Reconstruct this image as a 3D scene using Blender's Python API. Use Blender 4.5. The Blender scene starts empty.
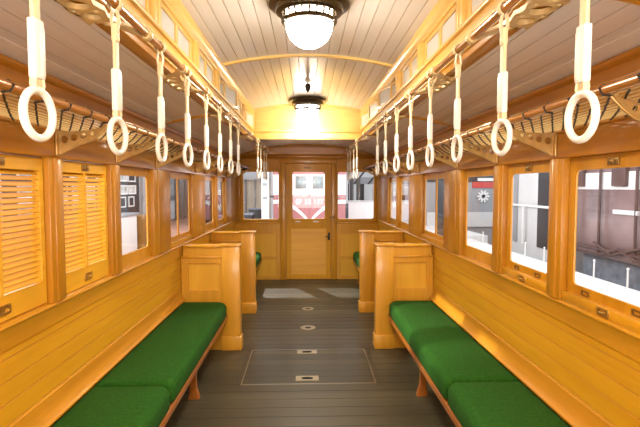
import bpy, bmesh, math, random
from mathutils import Vector, Matrix
from mathutils.geometry import tessellate_polygon
random.seed(7)
PI = math.pi
scene = bpy.context.scene
COL = scene.collection

# ------------------------------------------------------------------ materials
def new_mat(name):
    m = bpy.data.materials.new(name); m.use_nodes = True
    nt = m.node_tree
    return m, nt, nt.nodes['Principled BSDF'], nt.nodes, nt.links

def setp(b, **k):
    for key, v in k.items():
        b.inputs[key.replace('_', ' ')].default_value = v

def plain(name, col, rough=.5, metal=0., coat=0., emit=None, estr=0., noise=.0, nscale=20, bump=0., sheen=0., spec=.5):
    m, nt, b, N, L = new_mat(name)
    setp(b, Base_Color=(*col, 1), Roughness=rough, Metallic=metal)
    b.inputs['Coat Weight'].default_value = coat
    b.inputs['Coat Roughness'].default_value = .15
    b.inputs['Sheen Weight'].default_value = sheen
    b.inputs['Specular IOR Level'].default_value = spec
    if emit:
        b.inputs['Emission Color'].default_value = (*emit, 1); b.inputs['Emission Strength'].default_value = estr
    if noise or bump:
        tc = N.new('ShaderNodeTexCoord'); nz = N.new('ShaderNodeTexNoise')
        nz.inputs['Scale'].default_value = nscale; nz.inputs['Detail'].default_value = 5
        L.new(tc.outputs['Object'], nz.inputs['Vector'])
        if noise:
            r = N.new('ShaderNodeValToRGB')
            r.color_ramp.elements[0].position = .3; r.color_ramp.elements[1].position = .7
            r.color_ramp.elements[0].color = tuple(c * (1 - noise) for c in col) + (1,)
            r.color_ramp.elements[1].color = tuple(min(1, c * (1 + noise)) for c in col) + (1,)
            L.new(nz.outputs['Fac'], r.inputs['Fac']); L.new(r.outputs['Color'], b.inputs['Base Color'])
        if bump:
            bp = N.new('ShaderNodeBump'); bp.inputs['Strength'].default_value = bump; bp.inputs['Distance'].default_value = .004
            L.new(nz.outputs['Fac'], bp.inputs['Height']); L.new(bp.outputs['Normal'], b.inputs['Normal'])
    return m

def wood(name, c1, c2, grain='y', rough=.35, coat=.35, scale=7., spec=.5):
    if c1[2] < .06 and c2[2] < .07:           # varnish: keep the ambers golden
        c1, c2 = [(c[0] * .96, c[1] * .97, c[2] * .50) for c in (c1, c2)]
    m, nt, b, N, L = new_mat(name)
    tc = N.new('ShaderNodeTexCoord'); mp = N.new('ShaderNodeMapping')
    st = {'x': (.12, 2.2, 2.2), 'y': (2.2, .12, 2.2), 'z': (2.2, 2.2, .12)}[grain]
    mp.inputs['Scale'].default_value = st
    L.new(tc.outputs['Object'], mp.inputs['Vector'])
    nz = N.new('ShaderNodeTexNoise'); nz.inputs['Scale'].default_value = scale
    nz.inputs['Detail'].default_value = 6; nz.inputs['Roughness'].default_value = .6; nz.inputs['Distortion'].default_value = .6
    L.new(mp.outputs['Vector'], nz.inputs['Vector'])
    r = N.new('ShaderNodeValToRGB')
    r.color_ramp.elements[0].position = .3; r.color_ramp.elements[0].color = (*c1, 1)
    r.color_ramp.elements[1].position = .72; r.color_ramp.elements[1].color = (*c2, 1)
    L.new(nz.outputs['Fac'], r.inputs['Fac']); L.new(r.outputs['Color'], b.inputs['Base Color'])
    setp(b, Roughness=rough)
    b.inputs['Coat Weight'].default_value = coat; b.inputs['Coat Roughness'].default_value = .12
    b.inputs['Specular IOR Level'].default_value = spec
    return m

def board_mat(name, cols, axis, width, rough, coat, off=0., grain='x', noise=.25, spec=.5):
    """Per-board tint along one axis, with stretched grain."""
    m, nt, b, N, L = new_mat(name)
    tc = N.new('ShaderNodeTexCoord'); sp = N.new('ShaderNodeSeparateXYZ'); L.new(tc.outputs['Object'], sp.inputs[0])
    a = N.new('ShaderNodeMath'); a.operation = 'ADD'; a.inputs[1].default_value = off; L.new(sp.outputs[axis], a.inputs[0])
    d = N.new('ShaderNodeMath'); d.operation = 'DIVIDE'; d.inputs[1].default_value = width; L.new(a.outputs[0], d.inputs[0])
    f = N.new('ShaderNodeMath'); f.operation = 'FLOOR'; L.new(d.outputs[0], f.inputs[0])
    wn = N.new('ShaderNodeTexWhiteNoise'); wn.noise_dimensions = '1D'; L.new(f.outputs[0], wn.inputs['W'])
    mp = N.new('ShaderNodeMapping'); mp.inputs['Scale'].default_value = {'x': (.3, 3, 3), 'y': (3, .3, 3), 'z': (3, 3, .3)}[grain]
    L.new(tc.outputs['Object'], mp.inputs['Vector'])
    nz = N.new('ShaderNodeTexNoise'); nz.inputs['Scale'].default_value = 5; nz.inputs['Detail'].default_value = 6; nz.inputs['Distortion'].default_value = .5
    L.new(mp.outputs['Vector'], nz.inputs['Vector'])
    mx = N.new('ShaderNodeMath'); mx.operation = 'MULTIPLY_ADD'; mx.inputs[1].default_value = noise * 2; mx.inputs[2].default_value = -noise
    L.new(nz.outputs['Fac'], mx.inputs[0])
    ad = N.new('ShaderNodeMath'); ad.operation = 'ADD'; ad.use_clamp = True
    L.new(wn.outputs['Value'], ad.inputs[0]); L.new(mx.outputs[0], ad.inputs[1])
    r = N.new('ShaderNodeValToRGB')
    r.color_ramp.elements[0].color = (*cols[0], 1); r.color_ramp.elements[1].color = (*cols[1], 1)
    L.new(ad.outputs[0], r.inputs['Fac']); L.new(r.outputs['Color'], b.inputs['Base Color'])
    rr = N.new('ShaderNodeMath'); rr.operation = 'MULTIPLY_ADD'; rr.inputs[1].default_value = .25; rr.inputs[2].default_value = rough - .12
    L.new(nz.outputs['Fac'], rr.inputs[0]); L.new(rr.outputs[0], b.inputs['Roughness'])
    b.inputs['Coat Weight'].default_value = coat; b.inputs['Coat Roughness'].default_value = .1
    b.inputs['Specular IOR Level'].default_value = spec
    return m

def glass_mat(name, tint=(1, 1, 1), refl=1.0):
    m = bpy.data.materials.new(name); m.use_nodes = True
    nt = m.node_tree; N, L = nt.nodes, nt.links
    for n in list(N): N.remove(n)
    o = N.new('ShaderNodeOutputMaterial'); t = N.new('ShaderNodeBsdfTransparent'); g = N.new('ShaderNodeBsdfGlossy')
    t.inputs['Color'].default_value = (*tint, 1); g.inputs['Roughness'].default_value = .02
    fr = N.new('ShaderNodeLayerWeight'); fr.inputs['Blend'].default_value = .5
    pw = N.new('ShaderNodeMath'); pw.operation = 'POWER'; pw.inputs[1].default_value = 5
    mu = N.new('ShaderNodeMath'); mu.operation = 'MULTIPLY_ADD'; mu.inputs[1].default_value = .7 * refl; mu.inputs[2].default_value = .02 * refl; mu.use_clamp = True
    mx = N.new('ShaderNodeMixShader')
    L.new(fr.outputs['Facing'], pw.inputs[0]); L.new(pw.outputs[0], mu.inputs[0]); L.new(mu.outputs[0], mx.inputs['Fac'])
    L.new(t.outputs[0], mx.inputs[1]); L.new(g.outputs[0], mx.inputs[2]); L.new(mx.outputs[0], o.inputs['Surface'])
    return m

M = {}
OR1, OR2 = (.52, .22, .03), (.66, .31, .05)          # amber varnished boards
M['wain'] = wood('amber_boards_y', (.55, .26, .016), (.67, .345, .030), 'y', .45, .12, spec=.3)
M['wain_groove'] = plain('board_groove', (.50, .225, .016), .5)
M['cap_y'] = wood('amber_rail_y', (.52, .225, .016), (.66, .31, .028), 'y', .3, .4)
M['post'] = wood('brown_post_z', (.40, .158, .012), (.54, .24, .020), 'z', .36, .25)
M['head'] = wood('brown_header_y', (.38, .145, .012), (.52, .215, .018), 'y', .28, .5)
M['cove'] = wood('amber_cove_y', (.44, .18, .016), (.56, .25, .026), 'y', .5, .05, spec=.25)
M['head_x'] = wood('brown_header_x', (.40, .155, .018), (.54, .22, .028), 'x', .25, .6)
M['sash'] = wood('amber_sash_z', (.46, .19, .013), (.60, .275, .024), 'z', .3, .4)
M['door'] = wood('golden_door_z', (.52, .235, .016), (.64, .31, .028), 'z', .45, .08, spec=.25)
M['endwall'] = wood('amber_end_wall', (.46, .20, .014), (.58, .265, .022), 'z', .42, .12, spec=.3)
M['shutter'] = wood('honey_shutter', (.66, .32, .03), (.80, .44, .06), 'y', .4, .25)
M['panel'] = wood('honey_panel_z', (.66, .33, .040), (.78, .42, .066), 'z', .38, .3)
M['panel_x'] = wood('honey_panel_x', (.62, .29, .034), (.74, .38, .056), 'x', .36, .3)
M['part'] = wood('amber_partition_z', (.56, .25, .030), (.70, .34, .050), 'z', .34, .35)
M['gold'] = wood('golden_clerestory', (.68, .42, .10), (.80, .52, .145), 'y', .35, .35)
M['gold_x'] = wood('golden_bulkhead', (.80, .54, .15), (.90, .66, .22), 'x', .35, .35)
M['ceil'] = wood('pale_ceiling_boards', (.80, .77, .73), (.88, .86, .82), 'y', .28, .5, scale=4)
M['ceil_groove'] = plain('ceiling_groove', (.66, .58, .48), .5)
M['lowceil'] = wood('mauve_ceiling_boards', (.73, .68, .66), (.80, .75, .73), 'y', .3, .4, scale=9)
M['lowceil_groove'] = plain('mauve_groove', (.56, .49, .45), .5)
M['lowceil_lit'] = plain('lit_cove_tint', (.78, .73, .70), .4, noise=.06)  # first ceiling board: light in the cove put into a paler colour
M['floor'] = board_mat('dark_floor_boards', ((.036, .030, .014), (.072, .059, .030)), 1, .13, .42, .05, grain='x', noise=.45, spec=.35)
M['floor_groove'] = plain('floor_gap', (.030, .024, .015), .7)
M['bronze'] = plain('dark_bronze', (.065, .045, .022), .3, .75, .3)
M['bulb'] = plain('glowing_opal_glass', (1, .97, .9), .3, emit=(1, .92, .78), estr=42)
M['brass'] = plain('brass', (.55, .36, .10), .3, .85)
M['dkbrass'] = plain('aged_brass', (.26, .15, .04), .4, .7)
M['rail'] = plain('copper_brown_rail', (.40, .165, .03), .25, .15, .5)
M['cast'] = plain('cream_casting', (.66, .50, .24), .35, .25, .3, noise=.1, nscale=30)
M['rackcast'] = plain('bronze_casting', (.50, .31, .10), .35, .5, .3, noise=.15, nscale=30)
M['belt'] = plain('cream_belt', (.68, .58, .36), .5)
M['sleeve'] = plain('ivory_sleeve', (.74, .74, .70), .4)
M['ring'] = plain('ivory_ring', (.78, .775, .73), .28, coat=.3)
M['straw'] = plain('straw_strand', (.78, .58, .24), .5)
M['cord'] = plain('black_cord', (.02, .016, .012), .6)
M['green'] = plain('green_velvet', (.014, .074, .004), .95, sheen=.0, noise=.22, nscale=55, bump=.25, spec=.2)
M['redwood'] = wood('reddish_rail', (.26, .075, .015), (.38, .12, .024), 'y', .35, .3)
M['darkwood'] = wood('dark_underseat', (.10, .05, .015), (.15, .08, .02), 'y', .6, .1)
M['steel'] = plain('worn_steel', (.34, .31, .25), .28, .9)
M['dksteel'] = plain('dark_strip', (.03, .026, .02), .4, .5)
M['plate'] = plain('worn_brass_plate', (.42, .35, .22), .32, .8)
M['black'] = plain('black_iron', (.012, .011, .010), .4, .3)
M['glass'] = glass_mat('window_glass')
M['frost'] = plain('frosted_pane', (.56, .58, .58), .35, coat=.3)
M['white'] = plain('white_paint', (.8, .8, .8), .5)
M['roofdark'] = plain('dark_roof_void', (.012, .010, .008), .9)

# ------------------------------------------------------------------ mesh helpers
ORG = {}
class MB:
    def __init__(s): s.bm = bmesh.new()
    def _add(s, verts, faces, mi=0):
        vs = [s.bm.verts.new(v) for v in verts]
        for f in faces:
            try:
                fc = s.bm.faces.new([vs[i] for i in f]); fc.material_index = mi
            except ValueError: pass
        return vs
    def box(s, x0, x1, y0, y1, z0, z1, bev=0., mi=0, rot=None, seg=2):
        x0, x1 = min(x0, x1), max(x0, x1); y0, y1 = min(y0, y1), max(y0, y1); z0, z1 = min(z0, z1), max(z0, z1)
        t = bmesh.new()
        bmesh.ops.create_cube(t, size=1)
        c = Vector(((x0 + x1) / 2, (y0 + y1) / 2, (z0 + z1) / 2))
        for v in t.verts: v.co = Vector((v.co.x * (x1 - x0), v.co.y * (y1 - y0), v.co.z * (z1 - z0)))
        if bev:
            bev = min(bev, .45 * min(x1 - x0, y1 - y0, z1 - z0))
            bmesh.ops.bevel(t, geom=t.edges[:], offset=bev, segments=seg, affect='EDGES', profile=.5)
        if rot is not None:
            for v in t.verts: v.co = rot @ v.co
        t.verts.index_update()
        s._add([v.co + c for v in t.verts], [[v.index for v in f.verts] for f in t.faces], mi)
        t.free(); return s
    def tube(s, pts, r, n=8, mi=0, cap=True, closed=False, ry=None):
        pts = [Vector(p) for p in pts]; k = len(pts); rings = []
        up = None
        for i, p in enumerate(pts):
            if closed: d = pts[(i + 1) % k] - pts[i - 1]
            else: d = pts[min(i + 1, k - 1)] - pts[max(i - 1, 0)]
            d.normalize()
            if up is None:
                a = Vector((0, 0, 1)) if abs(d.z) < .9 else Vector((0, 1, 0))
                up = (a - d * a.dot(d)).normalized()
            else: up = (up - d * up.dot(d)).normalized()
            sd = d.cross(up)
            rr = r[i] if isinstance(r, (list, tuple)) else r
            r2 = rr if ry is None else ry
            rings.append([p + up * (rr * math.cos(2 * PI * j / n)) + sd * (r2 * math.sin(2 * PI * j / n)) for j in range(n)])
        V = [v for R in rings for v in R]; F = []
        for i in range(k if closed else k - 1):
            a, b = i * n, ((i + 1) % k) * n
            for j in range(n): F.append([a + j, a + (j + 1) % n, b + (j + 1) % n, b + j])
        if cap and not closed: F += [list(range(n))[::-1], [(k - 1) * n + j for j in range(n)]]
        s._add(V, F, mi); return s
    def lathe(s, prof, c, n=32, mi=0, axis='z'):
        V, F = [], []
        for (r, z) in prof:
            for j in range(n):
                a = 2 * PI * j / n
                p = (r * math.cos(a), r * math.sin(a), z)
                if axis == 'x': p = (z, p[0], p[1])
                if axis == 'y': p = (p[0], z, p[1])
                V.append(Vector(p) + Vector(c))
        for i in range(len(prof) - 1):
            for j in range(n): F.append([i * n + j, i * n + (j + 1) % n, (i + 1) * n + (j + 1) % n, (i + 1) * n + j])
        if prof[0][0] > 1e-5: F.append(list(range(n))[::-1])
        if prof[-1][0] > 1e-5: F.append([(len(prof) - 1) * n + j for j in range(n)])
        vs = s._add(V, F, mi)
        bmesh.ops.remove_doubles(s.bm, verts=vs, dist=1e-6); return s
    def plate(s, outer, holes, f, d, mi=0):
        """Flat plate with holes. f(u,v,t) maps to 3-D, t in (0,d)."""
        loops = [outer] + list(holes)
        tri = tessellate_polygon([[Vector((u, v, 0)) for u, v in l] for l in loops])
        flat = [p for l in loops for p in l]; n = len(flat)
        V = [Vector(f(u, v, 0)) for u, v in flat] + [Vector(f(u, v, d)) for u, v in flat]
        F = [list(t) for t in tri] + [[i + n for i in t][::-1] for t in tri]
        o = 0
        for l in loops:
            k = len(l)
            for i in range(k): F.append([o + i, o + (i + 1) % k, o + (i + 1) % k + n, o + i + n])
            o += k
        s._add(V, F, mi); return s
    def prism(s, poly, f, d, mi=0): return s.plate(poly, [], f, d, mi)
    def planks(s, line, w, f, a, b, gw=.005, gd=.005, side=1, first=None):
        """Grooved boarding: a 2-D profile line swept from a to b. f(p2, t) maps to 3-D. Grooves take material 1."""
        P = [Vector(p) for p in line]; cum = [0]
        for i in range(1, len(P)): cum.append(cum[-1] + (P[i] - P[i - 1]).length)
        Ltot = cum[-1]
        def at(l):
            l = max(0, min(Ltot, l))
            for i in range(1, len(P)):
                if l <= cum[i] + 1e-9:
                    t = (l - cum[i - 1]) / max(1e-9, cum[i] - cum[i - 1]); d = (P[i] - P[i - 1]).normalized()
                    return P[i - 1].lerp(P[i], t), Vector((-d.y, d.x)) * side
        cuts = []; l = first if first is not None else w
        while l < Ltot - gw: cuts.append(l); l += w
        ls = [(0, 0, 0)]
        for c in cuts: ls += [(c - gw / 2, 0, 0), (c, gd, 1), (c + gw / 2, 0, 1)]
        extra = [(x, 0, 0) for x in cum[1:-1] if all(abs(x - c) > gw for c in cuts)]
        ls = sorted(ls + extra + [(Ltot, 0, 0)], key=lambda q: q[0])
        prof = []
        for (l, g, m) in ls:
            p, n = at(l); prof.append((p + n * g, m))
        k = len(prof)
        vs = [s.bm.verts.new(f(p, a)) for p, m in prof] + [s.bm.verts.new(f(p, b)) for p, m in prof]
        for i in range(k - 1):
            fc = s.bm.faces.new([vs[i], vs[i + 1], vs[k + i + 1], vs[k + i]])
            fc.material_index = 1 if prof[i + 1][1] else 0
        return s
    def build(s, name, mats, parent=None, smooth=True, norm=True, bevel=0.):
        if not isinstance(mats, (list, tuple)): mats = [mats]
        if norm: bmesh.ops.recalc_face_normals(s.bm, faces=s.bm.faces[:])
        org = ORG.get(parent.name, Vector()) if parent else Vector()
        if parent: 
            for v in s.bm.verts: v.co -= org
        me = bpy.data.meshes.new(name); s.bm.to_mesh(me); s.bm.free()
        if smooth:
            for p in me.polygons: p.use_smooth = True
            me.set_sharp_from_angle(angle=math.radians(38))
        for m in mats: me.materials.append(M[m] if isinstance(m, str) else m)
        o = bpy.data.objects.new(name, me); COL.objects.link(o)
        if parent: o.parent = parent; ORG[o.name] = org
        if bevel:
            md = o.modifiers.new('soft', 'BEVEL'); md.width = bevel; md.segments = 2; md.limit_method = 'ANGLE'; md.angle_limit = math.radians(40)
        return o

def tag(o, label=None, cat=None, group=None, kind=None):
    if label: o['label'] = label
    if cat: o['category'] = cat
    if group: o['group'] = group
    if kind: o['kind'] = kind
    return o
def empty(name, loc=(0, 0, 0), **k):
    o = bpy.data.objects.new(name, None); COL.objects.link(o); o.location = loc
    o.empty_display_size = .05
    ORG[o.name] = Vector(loc); return tag(o, **k)
def struct(mb, name, mats, parent=None, **k):
    o = mb.build(name, mats, parent, **k)
    if parent is None: o['kind'] = 'structure'
    return o
def copy_tree(o, parent=None):
    c = o.copy(); COL.objects.link(c)
    if parent: c.parent = parent
    for ch in list(o.children): copy_tree(ch, c)
    return c
TR = [0]; WN = [0]
def trim(mb, mats, **k):
    TR[0] += 1; return struct(mb, 'trim_%d' % TR[0], mats, **k)
def window():
    WN[0] += 1; return empty('window_%d' % WN[0], kind='structure')
def rrect(u0, u1, v0, v1, r, n=5):
    P = []
    for (cu, cv, a0) in ((u1 - r, v1 - r, 0), (u0 + r, v1 - r, 90), (u0 + r, v0 + r, 180), (u1 - r, v0 + r, 270)):
        for i in range(n + 1):
            a = math.radians(a0 + 90 * i / n); P.append((cu + r * math.cos(a), cv + r * math.sin(a)))
    return P
def rect(u0, u1, v0, v1): return [(u0, v0), (u1, v0), (u1, v1), (u0, v1)]
def circ(cu, cv, r, n=12): return [(cu + r * math.cos(2 * PI * i / n), cv + r * math.sin(2 * PI * i / n)) for i in range(n)]

YB, YE = -1.0, 7.67            # back and front ends of the saloon
W = 1.2
OPEN = [(1.50, 2.12), (2.24, 2.78), (2.92, 3.55), (3.97, 4.77), (5.33, 5.97), (6.07, 6.72)]
SZ, HZ = 1.02, 1.685           # window opening heights

# ------------------------------------------------------------------ floor
fl = MB()
fl.planks([(YB, 0), (YE + .06, 0)], .13, lambda p, t: (t, p[0], p[1]), -1.28, 1.28, gw=.007, gd=.006, side=-1)
fl.box(-1.28, 1.28, YB, YE + .06, -.08, -.02)
struct(fl, 'floor', ['floor', 'floor_groove'], norm=False, smooth=False)

# ------------------------------------------------------------------ side walls
for s, nm in ((-1, 'left'), (1, 'right')):
    w = MB()
    f = lambda p, t: (s * p[0], t, p[1])
    # boarded dado from the seat up to the window rail, broad top board
    w.planks([(W, .0), (W, .915)], .088, f, YB, YE, gw=.006, gd=.006, side=-1, first=.52)
    w.box(s * (W + .006), s * 1.28, YB, YE, -.02, .995)
    o = struct(w, 'wall_%s' % nm, ['wain', 'wain_groove'], norm=False, smooth=False)
    t = MB()   # broad rail board with a rounded nose under the windows
    prof = [(W + .03, .912), (W - .008, .912), (W - .010, .985), (W - .016, .995), (W - .02, 1.004), (W - .016, 1.014), (W - .006, 1.018), (W + .08, 1.018), (W + .08, .912)]
    t.prism(prof, lambda u, v, d: (s * u, YB + d, v), YE - YB)
    trim(t, 'cap_y')
    t = MB()   # cove batten where the seat meets the wall
    prof = [(W + .002, .60), (W - .005, .595), (W - .008, .56), (W - .016, .528), (W - .030, .503), (W - .042, .496), (W - .042, .488), (W + .002, .484)]
    for a, b in ((YB, 4.31), (5.70, YE)):
        t = MB(); t.prism(prof, lambda u, v, d: (s * u, a + d, v), b - a)
        trim(t, 'cove')
    # posts between the windows
    edges = [YB] + [e for o_ in OPEN for e in o_] + [YE]
    for i in range(0, len(edges), 2):
        y0, y1 = edges[i], edges[i + 1]
        p = MB()
        p.box(s * (W - .022), s * 1.232, y0, y1, 1.016, HZ + .03, .006)
        if .3 < y1 - y0 < .5:
            p.box(s * (W - .03), s * (W - .01), y0 + .09, y1 - .09, 1.016, HZ, .004)
        elif y1 - y0 < .2:
            p.box(s * (W - .032), s * (W - .01), y0 + .03, y1 - .03, 1.016, HZ, .006)
        trim(p, 'post')
    # header beam, frieze, and stepped cornice
    h = MB()
    h.box(s * (W - .03), s * 1.28, YB, YE, HZ, 1.80, .006)
    trim(h, 'head')
    h = MB()
    prof = [(W + .06, 1.80), (W - .012, 1.80), (W - .012, 1.925), (W - .03, 1.935), (W - .045, 1.95), (W - .045, 1.962), (W - .02, 1.972), (W - .012, 1.99),
            (W - .012, 2.02), (W - .028, 2.03), (W - .034, 2.04), (W - .034, 2.05), (W + .06, 2.062)]
    h.prism(prof, lambda u, v, d: (s * u, YB + d, v), YE - YB)
    trim(h, 'head')
    # sloping lower-deck ceiling boards
    c = MB()
    line = [(1.21, 2.052), (1.08, 2.088), (.92, 2.12), (.755, 2.142)]
    c.planks(line, .085, f, YB, 5.92, gw=.005, gd=.005, side=-1 , first=.075)
    struct(c, 'ceiling_%s' % nm, ['lowceil', 'lowceil_groove'], norm=False, smooth=False)
    c = MB()
    c.prism([(1.19, 2.052), (1.10, 2.078), (1.10, 2.083), (1.19, 2.07)], lambda u, v, d: (s * u, YB + d, v), 5.9 - YB)
    trim(c, 'lowceil_lit')
    for yr in (1.35, 3.78):
        r = MB()
        r.prism([(1.18, 2.05), (1.08, 2.072), (.92, 2.104), (.76, 2.128), (.76, 2.15), (.92, 2.13), (1.08, 2.10), (1.18, 2.07)],
                lambda u, v, d: (s * u, yr + d, v), .03)
        trim(r, 'cap_y')
    # brown deck beam and golden fascia at the foot of the clerestory
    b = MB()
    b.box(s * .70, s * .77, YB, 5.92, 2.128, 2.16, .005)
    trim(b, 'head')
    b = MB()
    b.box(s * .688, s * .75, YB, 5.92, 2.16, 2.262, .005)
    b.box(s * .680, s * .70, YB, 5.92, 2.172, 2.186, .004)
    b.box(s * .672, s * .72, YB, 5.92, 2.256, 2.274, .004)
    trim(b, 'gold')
    b = MB()
    b.box(s * .70, s * .75, YB, 5.92, 2.442, 2.50, .005)
    b.prism([(.705, 2.452), (.685, 2.47), (.672, 2.49), (.668, 2.515), (.705, 2.53)], lambda u, v, d: (s * u, YB + d, v), 5.92 - YB)
    trim(b, 'gold')
    # clerestory studs and two-pane sashes, some swung ajar
    STUD = [-.71, 0., .73, 1.45, 2.17, 2.93, 3.63, 4.40, 5.10, 5.82]
    for i, y in enumerate(STUD):
        b = MB(); b.box(s * .69, s * .75, y - .045, y + .045, 2.26, 2.45, .004)
        b.box(s * .683, s * .70, y - .012, y + .012, 2.262, 2.448, .003)
        trim(b, 'gold')
    for i in range(2, len(STUD) - 1):
        y0, y1 = STUD[i] + .05, STUD[i + 1] - .05
        wd = window(); yc = (y0 + y1) / 2; wd.location = (s * .725, yc, 2.355); ORG[wd.name] = Vector(wd.location)
        q = MB(); u = (yc + y0) / 2
        q.plate(rect(y0, y1, 2.268, 2.444), [rect(y0 + .035, yc - .018, 2.295, 2.42), rect(yc + .018, y1 - .035, 2.295, 2.42)],
                lambda a, v, d: (s * (.712 + d), a, v), .022)
        q.build('sash', 'gold', wd, bevel=.003)
        q = MB(); q.box(s * .722, s * .727, y0 + .03, y1 - .03, 2.29, 2.425)
        q.build('pane', 'frost', wd)
        if i in (6, 8) or (s > 0 and i == 7):
            wd.rotation_euler = (0, 0, s * math.radians(11))

# clerestory ceiling
c = MB()
NARC = 12
arc = []
for i in range(NARC + 1):
    x = -.705 + 1.41 * i / NARC
    arc.append((x, 2.605 - .085 * (x / .705) ** 2))
c.planks(arc, .079, lambda p, t: (p[0], t, p[1]), YB, 5.92, gw=.006, gd=.006, side=1)
struct(c, 'ceiling', ['ceil', 'ceil_groove'], norm=False, smooth=False)
for yr in (.9, 3.72):
    r = MB()
    up = [(x, z + .004) for x, z in arc]; dn = [(x, z - .018) for x, z in arc][::-1]
    r.prism(up + dn, lambda u, v, d: (u, yr + d, v), .032)
    trim(r, 'gold_x', bevel=.004)
# bulkhead closing the clerestory, with its lower band
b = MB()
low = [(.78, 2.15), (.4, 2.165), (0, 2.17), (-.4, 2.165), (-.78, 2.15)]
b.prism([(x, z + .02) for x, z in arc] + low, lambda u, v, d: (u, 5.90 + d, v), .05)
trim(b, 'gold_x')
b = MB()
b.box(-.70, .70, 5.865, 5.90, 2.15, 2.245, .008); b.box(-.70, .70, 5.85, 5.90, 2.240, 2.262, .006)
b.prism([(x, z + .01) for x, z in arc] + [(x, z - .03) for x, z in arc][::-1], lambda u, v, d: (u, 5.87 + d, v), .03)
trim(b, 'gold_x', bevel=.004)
# low arched ceiling over the end bay
c = MB()
arc2 = [(x, 2.255 - .20 * (abs(x) / 1.21) ** 2.2) for x in [(-1.21 + 2.42 * i / 16) for i in range(17)]]
c.planks(arc2, .085, lambda p, t: (p[0], t, p[1]), 5.94, YE + .03, gw=.005, gd=.005)
struct(c, 'ceiling_end', ['lowceil', 'lowceil_groove'], norm=False, smooth=False)
# roof shell outside
r = MB()
r.box(-1.45, 1.45, YB - .1, YE + .15, 2.68, 2.74)
for s in (-1, 1): r.box(s * 1.285, s * 1.33, YB - .1, YE + .15, 1.72, 2.70)
r.box(-1.3, 1.3, YE + .08, YE + .12, 2.05, 2.7)
for s in (-1, 1): r.box(s * .86, s * .88, YB, 5.94, 2.2, 2.68)  # dark sheets added behind the clerestory to blacken the open sash gaps
struct(r, 'roof', 'roofdark')

# ------------------------------------------------------------------ end walls
b = MB()
b.box(-1.3, 1.3, YB - .06, YB, -.02, 2.68)
struct(b, 'wall_back', 'panel_x')
DX = .018
fy = lambda y0: (lambda u, v, d: (u, y0 + d, v))
WL, WR = (-1.06, -.472), (.512, 1.115)
e = MB()
top = [(x, z + .01) for x, z in arc2]
outer = [(-1.21, 0)] + top + [(1.21, 0)]
e.plate(outer[::-1], [rect(WL[0] - .045, WL[1] + .045, .975, 1.845), rect(WR[0] - .045, WR[1] + .045, .975, 1.845), rect(-.352, .398, .001, 1.935)], fy(YE), .06)
struct(e, 'wall_front', 'endwall')
# header boards above the door
h = MB()
h.box(-1.16, 1.16, YE - .012, YE, 2.03, 2.085, .006); h.box(-1.18, 1.18, YE - .03, YE, 2.018, 2.034, .006)
h.prism([(-1.12, 2.095), (1.12, 2.095), (.9, 2.15), (.5, 2.20), (0, 2.215), (-.5, 2.20), (-.9, 2.15)], fy(YE - .012), .012)
trim(h, 'head_x', bevel=.004)
# door surround
d = MB()
d.box(-.445, -.352, YE - .035, YE + .01, 0, 2.02, .008); d.box(.398, .488, YE - .035, YE + .01, 0, 2.02, .008)
d.box(-.445, .488, YE - .036, YE + .01, 1.937, 2.022, .008)
trim(d, 'sash')
# dado under the end windows: rail, framing and sunk panels
for s, (a0, a1) in ((-1, (-1.2, -.447)), (1, (.49, 1.2))):
    d = MB()
    pa = (a0 + .18, a1 - .07) if s < 0 else (a0 + .07, a1 - .18)
    d.plate(rect(a0, a1, 0, .955), [rect(pa[0], pa[1], .395, .775), rect(pa[0], pa[1], .06, .345)], fy(YE - .016), .016)
    d.box(a0, a1, YE - .028, YE, .94, .968, .006)
    trim(d, 'part', bevel=.004)
    d = MB()
    d.box(pa[0] - .005, pa[1] + .005, YE - .006, YE, .39, .78); d.box(pa[0] - .005, pa[1] + .005, YE - .006, YE, .055, .35)
    trim(d, 'panel')
    # window of the end wall
    w0, w1 = (WL if s < 0 else WR)
    wd = window()
    q = MB(); q.plate(rect(w0 - .05, w1 + .05, .97, 1.85), [rrect(w0, w1, 1.017, 1.80, .035)], fy(YE - .012), .05)
    q.build('frame', 'door', wd, bevel=.005)
    q = MB(); q.box(w0 - .01, w1 + .01, YE + .012, YE + .016, 1.007, 1.81); q.build('pane', 'glass', wd)
    # vertical battens flanking the window
    d = MB()
    for x in ((w0 - .09, w0 - .052), (w1 + .052, w1 + .08)): d.box(x[0], x[1], YE - .018, YE, .97, 2.015, .005)
    trim(d, 'post')
dr = empty('door_1', kind='structure')
q = MB()
q.plate(rect(-.35, .396, .004, 1.934), [rrect(-.245, .293, 1.02, 1.80, .035), rect(-.27, .316, .085, .86)], fy(YE - .008), .045)
q.build('door_leaf', 'door', dr, bevel=.004)
q = MB(); q.box(-.28, .326, YE + .006, YE + .03, .08, .87); q.build('panel', 'panel_x', dr)
q = MB(); q.box(-.262, .308, YE + .016, YE + .02, .955, 1.81); q.build('pane', 'glass', dr)
q = MB()
for x in (-.155, .145): q.box(x - .045, x + .045, YE - .014, YE - .006, .965, .985, .003)
q.build('clip', 'ring', dr)
q = MB(); q.box(.345, .38, YE - .016, YE - .006, .66, .79, .004); q.tube([(.362, YE - .012, .73), (.362, YE - .06, .73), (.30, YE - .06, .725)], .009)
q.build('handle', 'black', dr)
q = MB(); q.box(.37, .45, YE - .05, YE - .036, 1.035, 1.065, .004); q.lathe([(0, -.03), (.014, -.026), (.016, -.012), (.01, 0), (.01, .02)], (.41, YE - .06, 1.05), 12, axis='y')
q.build('latch', 'dkbrass', dr)
q = MB(); q.box(-.05, .06, YE - .012, YE - .006, 1.855, 1.885, .003); q.build('name_plate', 'dkbrass', dr)

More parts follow.
